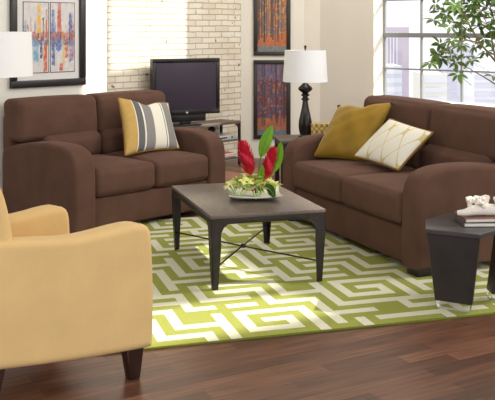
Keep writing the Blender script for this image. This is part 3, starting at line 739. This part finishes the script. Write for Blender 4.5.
tag(link('woven_box', bm, M['basket'], smooth=False), 'small gold and cream lattice box beside the table lamp, half hidden by the gold pillow', 'box').location = (.675, 8.30, .6135)

# floor lamp far left
fl = thing('floor_lamp', 'lamp with large white drum shade at the left edge, in front of the picture', 'lamp', (-1.90, 6.85, 0))
bm = bmesh.new(); lathe(bm, [(.001, .001), (.14, .001), (.14, .012), (.05, .024), (.014, .03), (.012, .05)], n=32, cap=False); link('base', bm, M['lampbody'], fl)
bm = bmesh.new(); tube(bm, [(0, 0, .04), (0, 0, 1.56)], .011, n=12); link('pole', bm, M['lampbody'], fl)
bm = bmesh.new(); shade_bm(bm, .295, .285, 1.243, 1.572); link('lamp_shade', bm, M['shade'], fl)

# ------------------------------------------------------------------ television and stand
st = thing('tv_stand', 'low dark media stand with wood top and open shelves under the television', 'stand', (-.076, 10.78, 0), angle(UX))
SW, SD = 1.30, .33
bm = bmesh.new(); box(bm, -SW, 0, 0, SD, .485, .512, .003); link('stand_top', bm, M['graywood'], st)
for z in (.285, .075): bm = bmesh.new(); box(bm, -SW+.005, -.005, .005, SD-.005, z, z+.016, .002); link('shelf', bm, M['graywood'], st)
for x in (-SW, -.028):
    for y in (0, SD-.028):
        bm = bmesh.new(); box(bm, x+.001, x+.027, y+.001, y+.027, .001, .4848, .002)
        for s in (1,):
            sg = 1 if x < -.5 else -1; xe = x+.014
            vs_ = [bm.verts.new(p) for yy in (y+.006, y+.02) for p in ((xe, yy, .484), (xe+sg*.075, yy, .484), (xe+sg*.03, yy, .45), (xe, yy, .40))]
            bm.faces.new(vs_[:4]); bm.faces.new(vs_[4:])
            for k in range(4): bm.faces.new((vs_[k], vs_[(k+1) % 4], vs_[4+(k+1) % 4], vs_[4+k]))
        link('leg', bm, M['iron'], st, smooth=False)
TVC = Vector((-.69, 10.26, .5125)); tva = math.atan2(.38, .719)
tv = thing('television', 'black flat-screen television on the media stand in front of the brick wall', 'television', tuple(TVC), tva)
TW, z0, z1 = .812, .125, .748
bm = bmesh.new(); box(bm, -TW/2, TW/2, -.03, .055, z0, z1, .006)
link('casing', bm, M['tvblack'], tv)
bm = bmesh.new()
for bx in ((-TW/2, TW/2, z1-.045, z1), (-TW/2, TW/2, z0, z0+.05), (-TW/2, -TW/2+.042, z0+.05, z1-.045), (TW/2-.042, TW/2, z0+.05, z1-.045)): box(bm, bx[0], bx[1], -.038, -.0305, bx[2], bx[3], .002)
link('bezel', bm, M['tvblack'], tv)
bm = bmesh.new(); box(bm, -TW/2+.043, TW/2-.043, -.033, -.0305, z0+.051, z1-.046, .0005); link('screen', bm, M['screen'], tv)
bm = bmesh.new(); box(bm, -.24, .24, -.02, .045, .045, z0-.0005, .004); link('speaker_bar', bm, M['tvblack'], tv)
bm = bmesh.new(); lathe(bm, [(.0005, 0), (.012, 0), (.012, .002), (.0005, .002)], n=16, cap=False)
bmesh.ops.rotate(bm, verts=bm.verts, cent=(0, 0, 0), matrix=Matrix.Rotation(PI/2, 3, 'X')); bmesh.ops.translate(bm, verts=bm.verts, vec=(-.0, -.0385, z0+.022)); tag(link('badge', bm, M['silver'], tv), 'small round silver badge')
bm = bmesh.new(); box(bm, -.17, .17, -.06, .06, .0005, .016, .004); box(bm, -.06, .06, -.015, .03, .0155, .05, .004); link('foot', bm, M['tvblack'], tv)
def on_stand(x, y, z): return (st.location.x+UX[0]*x+NX[0]*y, st.location.y+UX[1]*x+NX[1]*y, z)
pl_ = thing('disc_player', 'slim silver disc player on the middle shelf of the media stand', 'player', on_stand(-.24, .15, .3015), angle(UX))
bm = bmesh.new(); box(bm, -.19, .19, -.12, .12, .0005, .055, .004); link('case', bm, M['silver'], pl_)
bm = bmesh.new(); box(bm, -.10, .04, -.1225, -.1201, .022, .036, .0005); link('disc_slot', bm, M['tvblack'], pl_)
bm = bmesh.new(); lathe(bm, [(.001, -.0), (.012, .0), (.012, .004), (.001, .004)], n=14, cap=False); bmesh.ops.rotate(bm, verts=bm.verts, cent=(0, 0, 0), matrix=Matrix.Rotation(PI/2, 3, 'X')); bmesh.ops.translate(bm, verts=bm.verts, vec=(.12, -.1201, .03)); link('knob', bm, M['tvblack'], pl_)
hp = thing('speaker', 'small dark round speaker standing on the silver player', 'speaker', on_stand(-.36, .12, .3575), 0)
bm = bmesh.new(); lathe(bm, [(.001, 0), (.045, 0), (.045, .012), (.02, .022), (.018, .04), (.04, .052), (.046, .075), (.03, .10), (.001, .108)], n=24, cap=False); link('body', bm, M['tvblack'], hp)
for i, (lb, m, z, rz) in enumerate((('dark-covered magazine at the bottom of the stack on the lowest shelf', M['mag2'], .0915, .05), ('white-covered magazine in the middle of the stack on the lowest shelf', M['matboard'], .1055, -.06), ('orange-red magazine topmost of the stack on the lowest shelf', M['mag1'], .1195, .12))):
    book(lb, on_stand(-.20, .155, z), angle(UX)+rz, .28, .21, .0135+(.012 if i == 2 else 0), m, 'magazine')

# ------------------------------------------------------------------ pictures
def art(name, x0, x1, z0, z1, y, fn, nx_, nz_, parent):
    bm = bmesh.new(); cl = bm.loops.layers.color.new('paint')
    g_ = [[bm.verts.new((x0+(x1-x0)*i/nx_, y, z0+(z1-z0)*j/nz_)) for j in range(nz_+1)] for i in range(nx_+1)]
    for i in range(nx_):
        for j in range(nz_):
            f = bm.faces.new((g_[i][j], g_[i+1][j], g_[i+1][j+1], g_[i][j+1])); c = fn((i+.5)/nx_, (j+.5)/nz_)
            for l in f.loops: l[cl] = (c[0], c[1], c[2], 1)   # byte colour layers are stored in srgb
    return link(name, bm, M['paint'], parent, smooth=False)
def c8(r, g, b): return (r/255, g/255, b/255)
def mixc(a, b, t): return tuple(x*(1-t)+y*t for x, y in zip(a, b))
from mathutils import noise as mnoise
def city(kind):
    bars = ([(.06, .10, .45, .75, c8(120, 160, 190)), (.17, .05, .5, .68, c8(190, 110, 80)), (.30, .05, .48, .8, c8(200, 150, 130)), (.46, .05, .45, .72, c8(150, 120, 130)), (.62, .16, .4, .97, c8(232, 178, 66)), (.80, .06, .45, .8, c8(130, 90, 110)), (.93, .07, .2, .9, c8(196, 120, 80))],
            [(.10, .14, .2, .9, c8(104, 124, 176)), (.20, .06, .35, .7, c8(150, 150, 190)), (.36, .17, .35, 1.0, c8(196, 92, 76)), (.55, .10, .1, .6, c8(228, 178, 96)), (.70, .06, .4, .62, c8(190, 150, 140)), (.84, .16, .38, .84, c8(96, 100, 150)), (.95, .06, .2, .7, c8(196, 100, 70))])[kind]
    low = ([(.1, .1, .25, .5, c8(150, 90, 90)), (.28, .12, .1, .5, c8(90, 110, 140)), (.5, .2, .15, .52, c8(110, 165, 200)), (.72, .1, .2, .5, c8(84, 76, 110)), (.88, .14, .0, .42, c8(206, 90, 56))],
           [(.12, .12, .1, .45, c8(92, 100, 160)), (.33, .22, .3, .55, c8(90, 130, 200)), (.45, .14, .02, .12, c8(206, 80, 80)), (.68, .14, .2, .5, c8(200, 110, 70)), (.86, .18, .15, .5, c8(140, 120, 160))])[kind]
    def fn(u, v):
        nz = mnoise.noise(Vector((u*7, v*16, kind*9+1))); n2 = mnoise.noise(Vector((u*16, v*9, kind*5+3)))
        c = mixc(c8(206, 202, 203), c8(222, 216, 208), .5+nz)
        for x, w_, a, b, col in bars+low:
            if abs(u-x+.03*nz) < w_/2*(1-.5*max(0, (v-a)/(b-a)-.6)) and a < v+.04*n2 < b: c = mixc(c, col, max(.25, min(.95, .75+nz)))
        if .46 < v+.03*nz < .58: c = mixc(c, c8(200, 96, 58) if n2 > -.15 else c8(84, 76, 120), .35+.5*abs(n2)*2)
        elif .38 < v+.04*n2 < .47: c = mixc(c, c8(110, 150, 200) if nz > -.1 else c8(100, 70, 80), .6)
        return c
    return fn
pic = thing('framed_picture', 'large black-framed picture with two abstract skyline panels over the loveseat', 'picture', (-2.075, 7.624, 0), angle(UX))
px0, px1, pz0, pz1 = .1126, .878, 1.092, 2.03; fw = .062
def frame(parent, x0, x1, z0, z1, fw, y0, y1, m, r=.008):
    bm = bmesh.new()
    for bx in ((x0, x1, z0, z0+fw), (x0, x1, z1-fw, z1), (x0, x0+fw, z0+fw, z1-fw), (x1-fw, x1, z0+fw, z1-fw)): box(bm, bx[0], bx[1], y0, y1, bx[2], bx[3], r)
    link('frame', bm, m, parent)
frame(pic, px0, px1, pz0, pz1, fw, -.035, -.001, M['pframe'])
bm = bmesh.new(); plainbox(bm, px0+fw-.01, px1-fw+.01, -.012, -.002, pz0+fw-.01, pz1-fw+.01); link('mat_board', bm, M['matboard'], pic, smooth=False)
for (a, b, sd_) in ((.243, .490, 0), (.514, .762, 1)):
    bm = bmesh.new(); plainbox(bm, a-.006, b+.006, -.0145, -.0122, 1.212, 1.825); link('panel_border', bm, M['pframe'], pic, smooth=False)
    art('art_panel', a, b, 1.218, 1.819, -.0152, city(sd_), 44, 60, pic)
def autumn(seed, dark):
    R_ = random.Random(seed); tr = [(R_.random(), R_.uniform(.012, .028), R_.uniform(.12, .3)) for _ in range(11)]
    A = [c8(196, 116, 56), c8(206, 150, 82), c8(142, 112, 92), c8(122, 120, 130), c8(170, 92, 52)] if not dark else [c8(150, 74, 52), c8(110, 60, 60), c8(96, 88, 118), c8(84, 72, 92), c8(176, 108, 62)]
    def fn(u, v):
        a = mnoise.noise(Vector((u*15, v*7, seed))); b = mnoise.noise(Vector((u*10, v*26, seed+7)))
        c = A[int(max(0, min(4.99, 2.5+4*a+3*b)))]
        if v < .07: c = mixc(c8(104, 128, 140), c, .3)
        elif v < .24: c = mixc(c, c8(204, 104, 54) if not dark else c8(196, 112, 62), .6)
        elif v > .78: c = mixc(c, c8(206, 150, 84) if not dark else c8(112, 114, 146), .5)
        for x, w_, lo in tr:
            if abs(u-x+.01*a) < w_ and v > lo*.7: c = mixc(c, c8(62, 52, 58), .6)
        return c
    return fn
for (zb, zt, lb, dk) in ((1.262, 2.24, 'upper dark-framed autumn forest picture, bright orange, on the beige wall', False), (.24, 1.207, 'lower dark-framed forest picture in deep red and violet, behind the table lamp', True)):
    p = thing('framed_picture', lb, 'picture', (0, 11.3, 0)); frame(p, .074, .528, zb, zt, .048, -.03, -.001, M['dframe'], .004)
    bm = bmesh.new(); plainbox(bm, .11, .49, -.012, -.002, zb+.04, zt-.04); link('backing', bm, M['dframe'], p, smooth=False)
    art('painting', .122, .48, zb+.048, zt-.048, -.013, autumn(3+dk, dk), 34, 80, p)

# ------------------------------------------------------------------ potted tree
tree = thing('potted_tree', 'tall umbrella tree with green leaves in front of the window at the right', 'plant', (2.35, 8.0, 0))
bm = bmesh.new(); lathe(bm, [(.001, .001), (.13, .001), (.17, .30), (.18, .32), (.165, .32), (.155, .28)], n=32, cap=False); link('pot', bm, M['pot'], tree)
bm = bmesh.new(); lathe(bm, [(.001, .275), (.15, .278)], n=24, cap=False); link('soil', bm, M['soil'], tree)
bm = bmesh.new(); random.seed(21)
def PP(px, y, dy=0): return Vector(((px-247.5)*(8.0+dy)/920-2.35, dy, 1.6-(y-28)*(8.0+dy)/920))
stems = [[Vector((0, 0, .27)), Vector((.05, .02, .8)), PP(518, 92), PP(496, 62, -.05), PP(480, 43, -.08), PP(469, 24, -.1), PP(460, 5, -.12)],
         [Vector((0.05, .02, .8)), PP(512, 92), PP(495, 84, .1), PP(484, 77, .12), PP(468, 68, .12), PP(452, 60, .1)],
         [PP(480, 43, -.08), PP(466, 40, -.1), PP(448, 48, -.12), PP(436, 52, -.12)],
         [PP(518, 92), PP(508, 50), PP(494, 20, .05), PP(486, -8, .1)],
         [PP(496, 62, -.05), PP(490, 30, -.15), PP(478, 5, -.2)],
         [PP(469, 24, -.1), PP(452, 22, -.1), PP(438, 20, -.1)],
         [PP(508, 50), PP(540, 10, .1), PP(560, -20, .1)], [PP(518, 92), PP(540, 60, -.1), PP(565, 40, -.1)]]
for s in stems:
    n = len(s); tube(bm, s, [(.016 if s is stems[0] else .009)*(1-.65*i/(n-1)) for i in range(n)], n=6)
clusters = [(436, 4), (440, 12), (434, 20), (446, 14), (450, 26), (446, 47), (437, 53), (431, 63), (441, 57), (452, 40), (456, 62), (458, 74), (451, 55), (462, 45), (466, 56), (455, 5), (462, 14), (470, 4), (475, 16), (468, 28), (480, 26), (488, 8), (492, 22), (484, 38), (492, 44), (476, 46), (463, 34), (486, 52), (493, 76), (448, -2), (462, -6), (478, -6), (492, -4), (440, 44), (472, 60)]
clusters += [(random.uniform(452, 500), random.uniform(-12, 36)) for _ in range(30)] + [(random.uniform(498, 570), random.uniform(-40, 60)) for _ in range(45)] + [(random.uniform(430, 500), random.uniform(-50, -8)) for _ in range(30)]
lb_ = bmesh.new()
for (a, b) in clusters:
    dy = random.uniform(-.22, .22); c = PP(a, b, dy); nl = random.choice((5, 6, 7)); ax = Vector((random.uniform(-.6, .6), random.uniform(-.9, .1), random.uniform(.2, 1))).normalized()
    s1 = ax.cross(Vector((0, 1, .2))).normalized(); s2 = ax.cross(s1); ph = random.random()*6
    # twig down to the canopy centre
    tube(bm, [c, c+Vector((.06, -.5*dy*.3, -.05)), c+Vector((.13, -dy*.5, -.10))], [.0015, .002, .0025], n=4)
    for k in range(nl):
        t = ph+2*PI*k/nl; d = (math.cos(t)*s1+math.sin(t)*s2+ax*.25+Vector((0, 0, -.35))); L_ = random.uniform(.065, .105)
        petal(lb_, c+d.normalized()*.012, d, ax, L_, L_*.2, .25, seg=5, fold=.25)
link('trunk', bm, M['bark'], tree); link('foliage', lb_, M['foliage'], tree)
